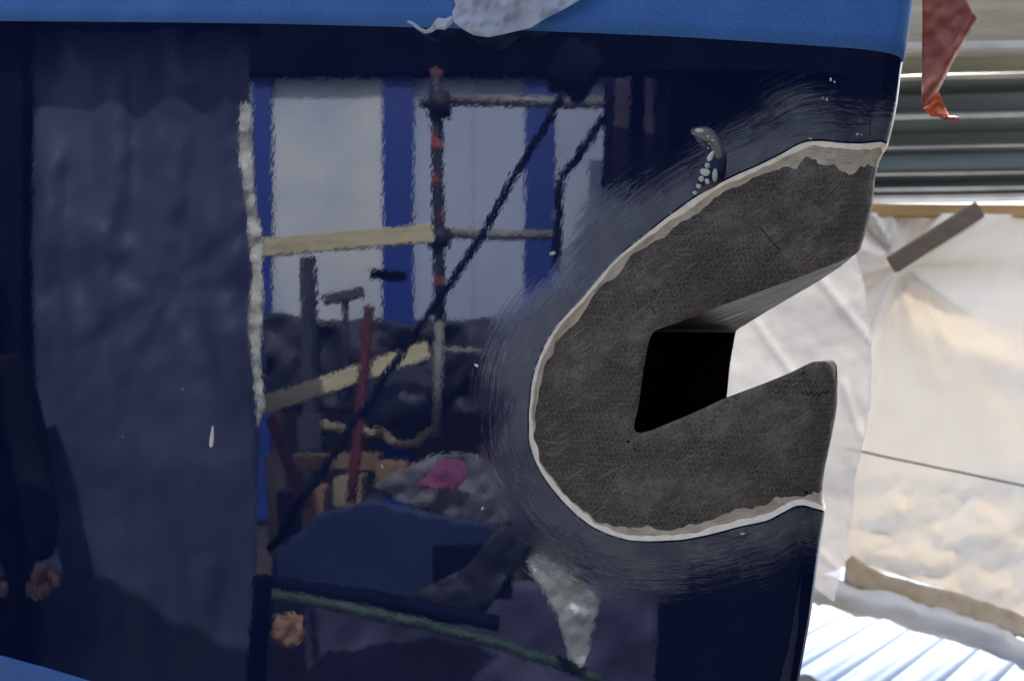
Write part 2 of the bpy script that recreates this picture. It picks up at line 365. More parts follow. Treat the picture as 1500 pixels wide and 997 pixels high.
def slot_material():
    n = NT('slot_underside_carbon'); sk = n.uv('skin')
    nd = n.t.nodes.new('ShaderNodeSeparateXYZ'); n.put(nd.inputs[0], sk); arc = nd.outputs[0]; ARC = float(np.linalg.norm(np.diff(Nc[:iroot0 + 1], axis=0), axis=1).sum())
    g = n.noise(n.map(sk, (14, 160, 1)), 1, 5, .65, .3); b = n.noise(n.map(sk, (18, 45, 1)), 1, 4, .6); c = n.noise(sk, 300, 3)
    dk = n.ramp(n.noise(n.map(sk, (10, 90, 1)), 1, 4, .6, .8), .60, .70)
    col = n.mix(n.ramp(b, .35, .65), (.022, .022, .024), (.058, .061, .070)); col = n.mix(n.ramp(g, .5, .7, 0, .6), col, (.12, .122, .13)); col = n.mix(n.math('MULTIPLY', dk, .85), col, (.004, .004, .004))
    root_shade = n.ramp(n.math('ADD', arc, n.math('MULTIPLY', n.math('SUBTRACT', g, .5), .16)), ARC - .085, ARC - .02)      # shade of the recess put into the colour towards the root
    col = n.mix(n.math('MULTIPLY', root_shade, .96), col, (.002, .002, .002))
    n.put(n.p.inputs['Specular IOR Level'], n.ramp(root_shade, 0, 1, .5, .05))
    n.set(col=col, rough=n.ramp(g, .3, .7, .25, .5), nor=n.bump(n.math('ADD', g, n.math('MULTIPLY', c, .3)), .0006)); return n.m
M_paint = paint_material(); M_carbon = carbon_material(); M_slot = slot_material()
n = NT('primer_white'); sk = n.uv('skin'); f = n.noise(sk, 60, 5, .6); st = n.noise(n.map(n.uv('rim'), (30, 900, 1)), 1, 2)
n.set(col=n.mix(n.ramp(f, .35, .7), (.78, .73, .62), (.66, .61, .50)), rough=.55, nor=n.bump(st, .0002)); M_primer = n.m
n = NT('beige_filler'); sk = n.uv('skin'); rim = n.uv('rim'); f = n.noise(sk, 35, 6, .65); st = n.noise(n.map(rim, (35, 700, 1)), 1, 4, .65)
c = n.mix(n.ramp(f, .35, .65), (.43, .38, .29), (.30, .265, .20)); c = n.mix(n.ramp(st, .52, .68, 0, .75), c, (.07, .065, .055))
c = n.mix(n.ramp(n.noise(sk, 17, 3), .6, .7, 0, .5), c, (.22, .20, .10))
n.set(col=c, rough=.6, nor=n.bump(st, .0004)); M_filler = n.m
region('painted_skin', ~iO, M_paint, True)
region('primer_edge', iO & ~iW & ~iN, M_primer)
region('filler_band', iO & iW & ~iB & ~iN, M_filler)
region('carbon_patch', iO & iB & ~iN, M_carbon)
# slot walls, ruled from the near skin to the far skin
def slot_wall(name, i0, i1, mat, cols=22):
    rows = []; uv = []
    arc = np.r_[0, np.cumsum(np.linalg.norm(np.diff(Nc, axis=0), axis=1))]
    hN = np.array([-.0026 + fbm(q * 22, z * 22, 3) * .0009 + fbm(q * 90, z * 90, 8, 3) * .00022 for q, z in Nc])
    for i in range(i0, i1 + 1):
        A = surf(Nc[i, 0], Nc[i, 1], hN[i], rN[i])[0][0]; B = surf(-Nc[i, 0], Nc[i, 1], hN[i], rN[i])[0][0]
        for j in range(cols + 1):
            t = j / cols; P = A * (1 - t) + B * t
            rows.append(P); uv.append((t * np.linalg.norm(B - A), arc[i]))
    f = [((i) * (cols + 1) + j, i * (cols + 1) + j + 1, (i + 1) * (cols + 1) + j + 1, (i + 1) * (cols + 1) + j) for i in range(i1 - i0) for j in range(cols)]
    uv = np.array(uv)[:, ::-1]
    return mesh_obj(name, rows, f, mat, hull, True, {'skin': uv, 'rim': uv})
M_black = simple('recess_shade_black', (.0008, .0008, .0009), (.0014, .0014, .0015), 30, .9, .0004, spec=.0)  # near black colour stands in for the shade inside the recess
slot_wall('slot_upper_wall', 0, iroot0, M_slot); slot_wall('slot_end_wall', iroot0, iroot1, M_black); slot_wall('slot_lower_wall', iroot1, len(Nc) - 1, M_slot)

# ---- marks on the skin: chips, drip, pinholes, scribbles
def skin_poly(name, pts, mat, lift=.0003, dome=.0, parent=None, sm=True, h0=0.):
    c = inv_l(pts)
    if sm:
        for _ in range(2):
            nx = []
            for i in range(len(c)): a, b = c[i], c[(i + 1) % len(c)]; nx += [a * .75 + b * .25, a * .25 + b * .75]
            c = np.array(nx)
    m = c.mean(0); mid = (c + m) / 2; n = len(c)
    ring = [c, c, mid]; hs = [h0 - .0002, h0 + lift, h0 + lift + dome * .8]
    V = np.concatenate([surf(r[:, 0], r[:, 1], hh)[0] for r, hh in zip(ring, hs)] + [surf(m[0], m[1], h0 + lift + dome)[0]])
    f = []
    for k in range(2):
        for i in range(n): f.append((k * n + i, k * n + (i + 1) % n, (k + 1) * n + (i + 1) % n, (k + 1) * n + i))
    f += [(2 * n + i, 2 * n + (i + 1) % n, 3 * n) for i in range(n)]
    return mesh_obj(name, V, f, mat, parent or hull, True)
def blob(cx, cy, rx, ry, rot=0, k=9, seed=0, jit=.18):
    rnd = random.Random(seed); out = []
    for i in range(k):
        a = 2 * PI * i / k; r = 1 + jit * (rnd.random() * 2 - 1); x, y = rx * r * math.cos(a), ry * r * math.sin(a)
        out.append((cx + x * math.cos(rot) - y * math.sin(rot), cy + x * math.sin(rot) + y * math.cos(rot)))
    return out
M_navyflat = simple('exposed_navy_undercoat', (.006, .012, .055), (.004, .007, .025), 90, .35, .0003)
M_olive = simple('olive_primer', (.13, .135, .105), (.085, .09, .075), 120, .6, .0004)
M_mint = simple('pale_mint_chip', (.36, .42, .38), (.25, .33, .31), 160, .55, .0004)
M_cream = simple('pale_cream_chip', (.50, .50, .42), (.40, .40, .33), 140, .55, .0004)
M_pin = simple('pinhole_black', (.003, .003, .003), None, 50, .8, .0001, spec=.1)
M_white = simple('dried_white_paint', (.62, .62, .58), (.5, .5, .45), 60, .4, .0003)
skin_poly('chip_bed', [(1008, 190), (1024, 185), (1042, 187), (1052, 200), (1062, 220), (1065, 240), (1063, 262), (1048, 274), (1030, 282), (1015, 288), (1022, 268), (1030, 250), (1034, 225), (1034, 212), (1020, 200)], M_navyflat, .00015)
skin_poly('primer_patch', [(1012, 194), (1020, 188), (1036, 188), (1050, 203), (1058, 228), (1056, 232), (1048, 232), (1044, 218), (1032, 200), (1014, 198)], M_olive, .00028)
chips = [((1024, 191.5, 6.5, 3, 0), M_cream), ((1037, 200, 2, 1.6, 0), M_cream), ((1043.5, 206, 1.8, 1.5, 0), M_cream), ((1041, 229, 4.2, 9, .45), M_cream), ((1036, 243, 4.6, 4.2, .3), M_mint),
         ((1033, 252, 7, 5.5, .4), M_cream), ((1047, 257, 4, 10, .1), M_mint), ((1027.5, 262, 4.6, 5, .3), M_mint), ((1036, 266, 3.6, 4.6, -.3), M_mint), ((1023.5, 273, 4.2, 3.8, 0), M_mint), ((1018, 282.5, 3.4, 3.2, 0), M_mint), ((1039, 210.6, 1.5, 1.4, 0), M_mint), ((1037, 217.5, 1.5, 1.6, 0), M_mint)]
for i, (b, m) in enumerate(chips): skin_poly('paint_chip', blob(*b, seed=i), m, .0005, .0004)
skin_poly('paint_drip', [(311, 623), (313, 624), (313.5, 640), (312.5, 652), (309.5, 656), (306.5, 652), (308, 640)], M_white, .0006, .0008)
for i, (x, y, r) in enumerate([(919.5, 647, 2.6), (930, 658, 1.8), (934, 660, 1.2), (1182, 721, 3.0), (1152, 577, 1.6), (1177, 546, 1.5)]):
    skin_poly('pinhole', blob(x, y, r, r * .85, 0, 7, i), M_pin, .0002, 0, h0=-.0022)
for i, (x, y, rx, ry, ro) in enumerate([(698, 535, 4, 3, .4), (810, 371, 7, 4, -.2), (560, 683, 5, 1.6, 1.2), (1217, 117, 2.2, 4, .2), (1222, 120, 2, 3, -.5), (1205, 144, 1.6, 4, .4), (1211, 146, 1.5, 3, -.2), (1187, 203, 4, 2, .4), (1256, 197, 3, 2.6, 0),
                                       (707, 744, 2, 4, .4), (1088, 781, 5, 2.4, -.2), (1262, 198, 1.6, 2, 0), (445, 180, 1.4, 1, 0), (180, 640, 1.6, 1, 0), (268, 570, 2.5, 1, .5), (595, 23, .9, 1.2, 0)]):
    skin_poly('dried_spatter', blob(x, y, rx * .75, ry * .75, ro, 8, i + 40, .3), M_mint if i % 3 else M_white, .0002, .0003)
M_groove = simple('dark_score_mark', (.006, .006, .006), None, 50, .7, .0001, spec=.2)
def stroke(name, pts, w, mat, h0=-.0022, lift=.0002):
    L = []; Rr = []
    pts = [np.array(p, float) for p in pts]
    for i, p in enumerate(pts):
        t = pts[min(i + 1, len(pts) - 1)] - pts[max(i - 1, 0)]; t /= np.linalg.norm(t); nn = np.array([-t[1], t[0]]) * w / 2
        L.append(p + nn); Rr.append(p - nn)
    A = inv_l(L); B = inv_l(Rr); n = len(pts)
    V = np.r_[surf(A[:, 0], A[:, 1], h0 + lift)[0], surf(B[:, 0], B[:, 1], h0 + lift)[0]]
    return mesh_obj(name, V, [(i, i + 1, n + i + 1, n + i) for i in range(n - 1)], mat, hull, True)
stroke('score_mark', [(1114, 333), (1127, 349), (1142, 366)], 1.2, M_groove)
stroke('pencil_scribble', [(1174, 573), (1178, 578), (1181, 572), (1185, 579), (1189, 573), (1193, 580), (1197, 575), (1201, 580), (1206, 573), (1211, 577), (1216, 571)], 2.0, M_groove)
stroke('score_mark', [(1274, 168), (1274.5, 182), (1274, 200)], 1.4, M_groove, 0, .00025)
stroke('score_mark', [(950, 446), (956, 452), (959, 460)], 1.4, M_groove)

# ---- masking tape on the hull
def tape_mat():
    n = NT('blue_crepe_tape'); tc = n.uv('skin'); f = n.noise(n.map(tc, (1, 2.4, 1)), 170, 5, .8); g = n.noise(tc, 9, 5, .6)
    c = n.mix(n.ramp(g, .3, .7), (.016, .088, .30), (.026, .120, .37)); c = n.mix(n.ramp(f, .46, .70, 0, .6), c, (.06, .19, .47))
    n.set(col=c, rough=.62, spec=.35, nor=n.bump(f, .0007)); return n.m
M_tape = tape_mat()
def tape_strip(name, edge, height, q_lo, q_hi, label, lift=.0005, up=True, n=160):
    E = inv_l(edge); o = np.argsort(E[:, 0]); E = E[o]
    qq = np.linspace(q_lo, q_hi, n)
    zz = np.interp(np.abs(qq), E[:, 0], E[:, 1])
    sl_ = (E[-1, 1] - E[-2, 1]) / (E[-1, 0] - E[-2, 0]); zz = np.where(qq > E[-1, 0], E[-1, 1] + sl_ * (qq - E[-1, 0]), zz)
    zz = smooth(zz, 2)
    rows = []; uv = []
    for k in range(9):
        t = k / 8; z = zz + (height if up else -height) * t
        jag = 0.
        P = surf(qq, z, (lift if k else -.0001) + .00012 * np.array([fbm(a * 16, t * 3) for a in qq]))[0]; rows.append(P); uv.append(np.c_[qq, z])
        if k == 0: rows.append(surf(qq, z, lift)[0]); uv.append(np.c_[qq, z])
    V = np.concatenate(rows); r = len(rows)
    f = [(i * n + j, i * n + j + 1, (i + 1) * n + j + 1, (i + 1) * n + j) for i in range(r - 1) for j in range(n - 1)]
    o = mesh_obj(name, V, f, M_tape, None, True, {'skin': np.concatenate(uv)})
    return tag(o, label, 'tape')
TOP = [(0, 31), (200, 32.5), (400, 35), (600, 40), (750, 44), (900, 50), (1000, 54.5), (1100, 61), (1200, 68), (1270, 73), (1300, 78), (1318, 84), (1323, 92)]
tape_strip('masking_tape', TOP, .16, .028, 1.9, 'long blue masking tape along the top edge of the navy bow')
tape_strip('masking_tape', TOP, .16, -.07, .034, 'short blue masking tape end wrapped around the raked stem at the top right', .0009, n=40)
tape_strip('masking_tape', [(0, 959), (70, 978), (140, 999), (260, 1036)], .06, .85, 1.9, 'blue masking tape strip crossing the bottom left corner', up=False)

# ------------------------------------------------------------------ pixel/depth helpers
mp0 = surf(.7, CAMZ)[0][0]; nrm = n_s.copy()
def pix(px, py, D): return np.array([(px - W / 2) / F * D, D, CAMZ - (py - H / 2) / F * D])
def mir(p):
    """a place seen in the hull at the mirrored side: reflect about the hull's near side"""
    p = np.asarray(p, float); return p - 2 * np.dot(p - mp0, nrm) * nrm
def tube(name, pts, r, mat, parent=None, seg=12, jit=0., caps=True):
    pts = [Vector(p) for p in pts]; V = []; f = []; k = len(pts)
    up = Vector((0, 0, 1)); 
    for i, p in enumerate(pts):
        t = (pts[min(i + 1, k - 1)] - pts[max(i - 1, 0)]).normalized(); s_ = t.cross(up if abs(t.z) < .9 else Vector((1, 0, 0))).normalized(); u_ = s_.cross(t)
        rad = r[i] if hasattr(r, '__len__') else r
        for j in range(seg):
            a = 2 * PI * j / seg; rr_ = rad * (1 + jit * fbm(i * 1.7, j * .9, rad * 50)); V.append(p + (s_ * math.cos(a) + u_ * math.sin(a)) * rr_)
    for i in range(k - 1):
        for j in range(seg): f.append((i * seg + j, i * seg + (j + 1) % seg, (i + 1) * seg + (j + 1) % seg, (i + 1) * seg + j))
    if caps: f += [tuple(range(seg))[::-1], tuple((k - 1) * seg + j for j in range(seg))]
    return mesh_obj(name, V, f, mat, parent)
def lerp_pts(P, n=8, wob=0., seed=0):
    P = [np.asarray(p, float) for p in P]; out = []
    for a, b in zip(P[:-1], P[1:]):
        for i in range(n): out.append(a + (b - a) * i / n)
    out.append(P[-1]); out = [p + wob * np.array([fbm(i * .5, seed), fbm(i * .5, seed + 9), fbm(i * .5, seed + 5)]) for i, p in enumerate(out)]
    return out
def beam(name, A, B, w, t, mat, parent=None, side=None, bev=.004):
    """board from A to B, w wide (across), t thick; side = direction of the thickness"""
    A, B = Vector(A), Vector(B); d = (B - A).normalized(); s = Vector(side) if side is not None else Vector((0, 1, 0)); s = (s - d * s.dot(d)).normalized(); u = d.cross(s)
    V = []; hw, ht = w / 2, t / 2; b = min(bev, ht * .5, hw * .5)
    prof = [(-hw + b, -ht), (hw - b, -ht), (hw, -ht + b), (hw, ht - b), (hw - b, ht), (-hw + b, ht), (-hw, ht - b), (-hw, -ht + b)]
    for P in (A, B):
        for x, y in prof: V.append(P + u * x + s * y)
    f = [(i, (i + 1) % 8, 8 + (i + 1) % 8, 8 + i) for i in range(8)] + [tuple(range(8))[::-1], tuple(range(8, 16))]
    return mesh_obj(name, V, f, mat, parent, False)
def sheet(name, poly, D, mat, step=8, amp=.02, fs=.02, mirrored=False, thick=.002, dfun=None, parent=None, jag=0., seed=0, ridged=False, sm=True):
    """sheet of cloth or film hanging at depth D, its outline given by corners; crumpled, with real thickness"""
    poly = resample(np.array(list(poly) + [poly[0]], float), step)[:-1]
    if jag:
        c = poly.mean(0); poly = np.array([p + (p - c) / np.linalg.norm(p - c) * jag * fbm(p[0] * .05, p[1] * .05, seed) for p in poly])
    x0, y0 = poly.min(0); x1, y1 = poly.max(0)
    gx, gy = np.meshgrid(np.arange(x0, x1, step), np.arange(y0, y1, step)); P = np.stack([gx.ravel(), gy.ravel()], 1)
    P = P[inside(P, poly)]; cl = np.r_[poly, poly[:1]]
    if len(P): P = P[seg_dist(P, cl)[0] > step * .45]
    n = len(P); allq = np.r_[P, poly]; m = len(poly)
    v, e, f, *_ = delaunay_2d_cdt([Vector(p) for p in allq], [(n + i, n + (i + 1) % m) for i in range(m)], [], 1, 1e-4)
    V = []
    for p in v:
        x, y = p.x, p.y; a = fbm(x * fs, y * fs, seed, 5)
        if ridged: a = abs(a) * 2 - abs(fbm(x * fs * 2.1, y * fs * 1.7, seed + 4, 4))
        d = D + amp * a + (dfun(x, y) if dfun else 0)
        q = pix(x, y, d); V.append(mir(q) if mirrored else q)
    o = mesh_obj(name, V, [tuple(t) for t in f], mat, parent, sm)
    md = o.modifiers.new('thickness', 'SOLIDIFY'); md.thickness = thick; md.offset = 0
    return o

# ------------------------------------------------------------------ ground and far setting
M_ground = simple('yard_concrete', (.34, .32, .30), (.24, .23, .21), 1.3, .9, .004)
g = mesh_obj('ground', [(-60, -60, -.9), (60, -60, -.9), (60, 80, -.9), (-60, 80, -.9)], [(0, 1, 2, 3)], M_ground, None, False); tag(g, kind='structure')

# ---- white sheeting wall behind the bow
M_sheet = sheet_mat('white_sheeting', (.78, .735, .67), .31, .32, 1, .5, 1.6, .003, (.71, .67, .61))
ANC = (1318, 388)
def fold(x, y):
    dx, dy = x - ANC[0], y - ANC[1]; r = math.hypot(dx, dy); a = math.atan2(dy, dx)
    v = .055 * (1 + 1.2 * fbm(a * 1.3, 6)) * math.sin(a * 5 + 1.0 + 2.4 * fbm(a * .9, 3) + .004 * r) * math.exp(-((r - 90) / 170) ** 2) * min(1, r / 60)
    v += .009 * math.sin(a * 13 + 2 + 2 * fbm(a * 1.5, 8)) * math.exp(-(r / 110) ** 2) * min(1, r / 25)
    # long fold running down to the right
    t = (y - 470) - (x - 1330) * .42; v += .05 * math.exp(-(t / 30) ** 2) * min(1, max(0, (x - 1320) / 120))
    if y > 690:
        k = min(1, (y - 690) / 40); wx, wy = x + 22 * fbm(x * .02, y * .02, 5, 2), y + 16 * fbm(x * .02, y * .02, 9, 2); v -= k * (.060 * mnoise.voronoi(Vector((wx * .013, wy * .024, 1)))[0][0] + .024 * mnoise.voronoi(Vector((wx * .034, wy * .05, 4)))[0][0] - .03)
    return v
sh = sheet('plastic_sheeting', [(880, 311), (1300, 312), (1700, 317), (1750, 317), (1750, 1010), (1500, 905), (1380, 862), (1300, 838), (1240, 828), (1180, 850), (1120, 845), (880, 830)], 3.0, M_sheet, 6, .03, .004, dfun=fold, seed=2, thick=.003)
tag(sh, 'creased white plastic sheeting hung behind the bow, lit from behind', 'sheeting')
# cord across the sheeting
M_cord = simple('dark_cord', (.05, .045, .04), None, 60, .7, .001)
cord = tube('cord', lerp_pts([pix(1240, 657, 2.86), pix(1400, 690, 2.86), pix(1620, 737, 2.86)], 6, .002), .0036, M_cord); tag(cord, 'thin dark cord stretched across the lower part of the white sheeting', 'cord')
# crumpled ochre padding and white pipe below the sheeting
M_ochre = simple('ochre_padding', (.36, .24, .12), (.50, .40, .28), 5, .8, .004)
pad = sheet('foam_padding', [(1236, 850), (1240, 822), (1252, 814), (1268, 828), (1300, 842), (1350, 855), (1400, 868), (1450, 884), (1500, 902), (1700, 970), (1700, 1010), (1500, 935), (1400, 903), (1300, 872), (1250, 862)], 2.92, M_ochre, 7, .03, .012, seed=5, thick=.006, jag=5)
tag(pad, 'crumpled ochre foam strip under the lower hem of the white sheeting', 'padding')
M_pipe = simple('weathered_white_plastic', (.56, .54, .51), (.48, .46, .43), 4, .6, .001)
pipe = tube('pipe', lerp_pts([pix(1120, 846, 2.9), pix(1215, 868, 2.9), pix(1320, 893, 2.9), pix(1420, 924, 2.9), pix(1500, 958, 2.9), pix(1640, 1015, 2.9)], 5, .012, 3),   .048, M_pipe, seg=16, jit=.5)
tag(pipe, 'off white pipe running down to the right below the ochre padding', 'pipe')
# bright corrugated lower roof outside
M_roof = simple('pale_polycarbonate', (.60, .71, .86), (.52, .64, .84), 2, .4, .0005)
rd = np.array([.98, 1.0]); rd /= np.linalg.norm(rd); rn = np.array([rd[1], -rd[0]])
V = []; f = []; NP = 340; L0, L1 = -1.5, 10.
prof = []
for i in range(NP):
    s = -3.2 + i * .02; ph = (s / .16) % 1.0
    prof.append((s, -.034 if int(round(s / .02)) % 7 == 0 else (.010 if int(round(s / .02)) % 7 in (3, 4) else .0)))
o0 = np.array([2.0, 4.2])
for s, hh in prof:
    for l in (L0, L1):
        p = o0 + rn * s + rd * l; V.append((p[0], p[1], .42 + hh - .02 * l))
f = [(2 * i, 2 * i + 1, 2 * i + 3, 2 * i + 2) for i in range(NP - 1)]
rf = mesh_obj('corrugated_roof', V, f, M_roof, None, True); tag(rf, 'bright pale blue corrugated roof sheet below the sheeting at bottom right', 'roof sheet')
md = rf.modifiers.new('t', 'SOLIDIFY'); md.thickness = .003

# ---- corrugated metal siding, top right
M_zinc = simple('dull_galvanised_steel', (.105, .125, .115), (.06, .075, .07), 3, .42, .002, metal=.35, stretch=(.3, 1, 6))
M_zincl = simple('bright_steel_edge', (.40, .39, .36), (.28, .27, .25), 5, .4, .001, metal=.2)  # paler steel for rib crests, edges and flashing
sid = empty('metal_siding', tuple(pix(1380, 300, 3.3)), 'horizontal ribbed galvanised metal siding above the white sheeting', 'siding'); bpy.context.view_layer.update()
DL, DR, XL, XR = 3.36, 3.18, 1000, 1800
def strip(name, prof, mat):
    """siding sheet whose profile lists (picture height, forward step)"""
    V = []; n = 9
    for y, st in prof:
        for k in range(n):
            t = k / (n - 1); d = DL + (DR - DL) * t; base = pix(0, y, DL)[2]
            V.append((pix(XL, 0, DL)[0] * (1 - t) + pix(XR, 0, DR)[0] * t, d - st, base + .003 * fbm(k * .9, y * .1)))
    f = [(i * n + j, (i) * n + j + 1, (i + 1) * n + j + 1, (i + 1) * n + j) for i in range(len(prof) - 1) for j in range(n - 1)]
    o = mesh_obj(name, V, f, mat, sid, False); m = o.modifiers.new('t', 'SOLIDIFY'); m.thickness = .002; return o
strip('siding_sheet', [(78, -.05), (84, -.06), (110, -.06), (118, .0), (126, .05), (132, .055), (139, .05), (148, .0), (172, -.01)], M_zinc)
strip('siding_sheet', [(170, -.015), (178, .05), (185, .055), (194, .05), (200, -.02), (220, -.03)], M_zinc)
strip('siding_sheet', [(219, -.02), (224, .02), (229, .02), (232, -.0), (256, .02), (262, .045), (267, .045), (269, -.03), (280, -.03)], M_zinc)
strip('siding_sheet', [(279, -.02), (283, .04), (288, .045), (291, .0), (294, .05), (298, .05), (303, .02)], M_zincl)
for (y, hgt, st) in ((130, 7, .062), (185, 6, .064), (225.5, 3, .03), (264, 3, .052)):
    strip('rib_crest', [(y - hgt / 2, st - .003), (y - hgt / 4, st), (y + hgt / 4, st), (y + hgt / 2, st - .003)], M_zincl)
M_oldwood = simple('grey_weathered_wood', (.36, .31, .23), (.24, .21, .16), 3, .8, .003, stretch=(.6, 4, 4))
M_ochrewood = simple('ochre_timber', (.42, .25, .09), (.32, .19, .08), 3, .7, .002, stretch=(.6, 4, 4))
bw = beam('timber_beam', pix(1000, 32, 3.2), pix(1800, 20, 3.05), .27, .1, M_oldwood, side=(0, 1, 0)); tag(bw, 'wide weathered timber beam crossing the top right corner', 'beam')
bs = beam('steel_flashing', pix(1000, 76, 3.12), pix(1800, 62, 2.97), .028, .04, M_zincl, side=(0, 1, 0)); tag(bs, 'pale metal flashing strip under the weathered top beam', 'flashing')
bo = beam('timber_rail', pix(1000, 307, 3.02), pix(1800, 312, 2.96), .046, .05, M_ochrewood, side=(0, 1, 0)); tag(bo, 'ochre timber rail along the top of the white sheeting', 'rail')
M_batten = simple('brown_batten_wood', (.10, .070, .045), (.075, .052, .035), 6, .8, .002, stretch=(1, 4, 4))
bb = beam('batten', pix(1308, 387, 2.80), pix(1432, 308, 2.90), .062, .03, M_batten, side=(0, 1, 0)); tag(bb, 'short brown batten slanting down from the ochre rail onto the sheeting', 'batten')

# ---- film hanging right behind the stem
M_film = sheet_mat('dusty_clear_film', (.56, .55, .55), .30, .65, .40, .2, 1.2, .0005)
def fcrease(x, y):
    v = 0
    for (x1, y1, x2, y2, a) in ((1190, 395, 1280, 505, .010), (1105, 470, 1170, 560, .008), (1235, 560, 1262, 640, .008), (1180, 790, 1235, 840, .008)):
        dx, dy = x2 - x1, y2 - y1; t = max(0, min(1, ((x - x1) * dx + (y - y1) * dy) / (dx * dx + dy * dy))); d = math.hypot(x - x1 - t * dx, y - y1 - t * dy)
        v += a * max(0, 1 - d / 7)
    return v
fm = sheet('plastic_film', [(980, 330), (1254, 372), (1262, 402), (1269, 432), (1275, 480), (1277, 530), (1275, 590), (1266, 645), (1252, 700), (1247, 760), (1236, 812), (1229, 850), (1222, 882), (1210, 872), (1196, 862), (1150, 850), (980, 840)], 1.62, M_film, 5, .02, .006, dfun=fcrease, seed=9, thick=.0004, jag=2)
tag(fm, 'dusty clear film hanging just behind the stem and its slot', 'film')

# ---- orange tape flap at the top right
M_flap = simple('faded_red_tape', (.40, .088, .048), (.24, .062, .042), 9, .5, .001)
M_orange = simple('orange_tape_face', (.75, .13, .02), (.6, .10, .02), 40, .45, .001)
fl = empty('tape_flap', tuple(pix(1380, 0, 1.12)), 'torn red tape flap hanging with a bright orange curled tip', 'tape'); bpy.context.view_layer.update()
sheet('flap', [(1351, -60), (1420, -60), (1416, 0), (1431, 28), (1412, 62), (1392, 98), (1378, 128), (1362, 152), (1350, 160), (1350, 100), (1351, 40)], 1.12, M_flap, 5, .006, .03, thick=.0006, parent=fl, dfun=lambda x, y: -.02 * math.exp(-((x - 1425 + (y - 28) * .6) / 14) ** 2))
sheet('curled_tip', [(1373, 126), (1377, 140), (1384, 156), (1391, 170), (1375, 171), (1364, 171), (1357, 163), (1352, 160), (1362, 150)], 1.115, M_orange, 3, .006, .08, thick=.0006, parent=fl)
sheet('frayed_end', [(1374, 171), (1391, 170), (1405, 171), (1406, 175), (1396, 178), (1384, 176)], 1.11, M_flap, 2.5, .004, .1, thick=.0006, parent=fl)

# ---- clear plastic hanging over the top tape
M_bag = sheet_mat('crumpled_clear_plastic', (.58, .62, .68), .25, .3, .55, .6, 9, .001, (.50, .55, .62))
_ta, _tb = [surf(*inv(x, 40))[0][0][1] for x in (600, 880)]
def rid(x, y): return _ta + (_tb - _ta) * (x - 600) / 280 - .020
bg_ = sheet('plastic_scrap', [(668, -60), (900, -60), (850, 0), (822, 16), (800, 27), (778, 41), (748, 48), (716, 55), (694, 52), (676, 42), (664, 32), (662, 18), (668, 8), (662, -8)], 0., M_bag, 3.5, .009, .013, dfun=rid, seed=12, thick=.0003, ridged=True)
tag(bg_, 'crumpled clear plastic scrap hanging over the blue tape at the top', 'plastic')
tw = sheet('twisted_end', [(664, 22), (664, 34), (652, 44), (640, 43), (632, 48), (622, 50), (612, 44), (604, 37), (596, 33), (598, 30), (606, 33), (616, 41), (624, 44), (632, 40), (636, 32), (642, 26), (652, 28)], 0., M_bag, 2.5, .006, .06, dfun=lambda x, y: rid(x, y) + .004, seed=3, thick=.0003)
tw.parent = bg_; tw.matrix_parent_inverse = bg_.matrix_basis.inverted()

# ------------------------------------------------------------------ the yard in front of the hull (seen mirrored in the gloss)
def MV(px, py, D): return mir(pix(px, py, D))
def mslab(name, x0, y0, x1, y1, D, t, mat, parent=None, D2=None):
    D2 = D2 or D
    A = [MV(x0, y0, D), MV(x1, y0, D2), MV(x1, y1, D2), MV(x0, y1, D)]
    back = [mir(pix(x, y, d) * np.array([1, 1, 1]) + np.array([0, t, 0])) for x, y, d in ((x0, y0, D), (x1, y0, D2), (x1, y1, D2), (x0, y1, D))]
    V = A + back
    return mesh_obj(name, V, [(0, 1, 2, 3), (7, 6, 5, 4), (0, 4, 5, 1), (1, 5, 6, 2), (2, 6, 7, 3), (3, 7, 4, 0)], mat, parent, False)
M_panel = simple('pale_grey_cabin_panel', (.74, .76, .76), (.50, .56, .68), 1.2, .6, .002)
M_panel2 = simple('cool_grey_cabin_panel', (.50, .56, .72), (.40, .46, .66), 1.0, .6, .002)
M_bluep = simple('blue_cabin_frame', (.02, .055, .32), (.016, .045, .26), 2, .5, .002)
M_darkw = simple('dark_fascia', (.004, .005, .010), (.0025, .003, .006), 3, .9, .002, spec=.05)
M_dpurple = simple('dark_mauve_tarp', (.07, .052, .10), (.05, .04, .075), 1.6, .7, .004)
M_dgrey = simple('charcoal_board', (.006, .006, .012), (.004, .004, .008), 3, .9, .002, spec=.05)
cab = empty('site_cabin', tuple(MV(640, 898, 5.0) + np.array([0, 0, -.9])), 'pale grey panelled site cabin with blue uprights, mirrored in the gloss', 'cabin'); bpy.context.view_layer.update()
mslab('wall_panel', 399, 107, 566, 470, 5.0, .05, M_panel, cab)
mslab('wall_panel', 610, 107, 700, 470, 5.0, .05, M_panel2, cab); mslab('wall_panel', 701, 107, 782, 470, 5.01, .05, M_panel2, cab); mslab('wall_panel', 822, 107, 906, 470, 5.0, .05, M_panel2, cab)
for x0, x1 in ((372, 400), (565, 611), (779, 824)): mslab('upright', x0, 107, x1, 760, 4.96, .1, M_bluep, cab)
mslab('fascia', 300, -60, 920, 107, 4.9, .2, M_darkw, cab)
M_lower = simple('dark_lower_wall', (.10, .085, .085), (.055, .05, .06), 5, .7, .01)  # the wall's own dark colour below the panels
mslab('lower_wall', 372, 471, 1000, 1000, 5.0, .1, M_lower, cab)
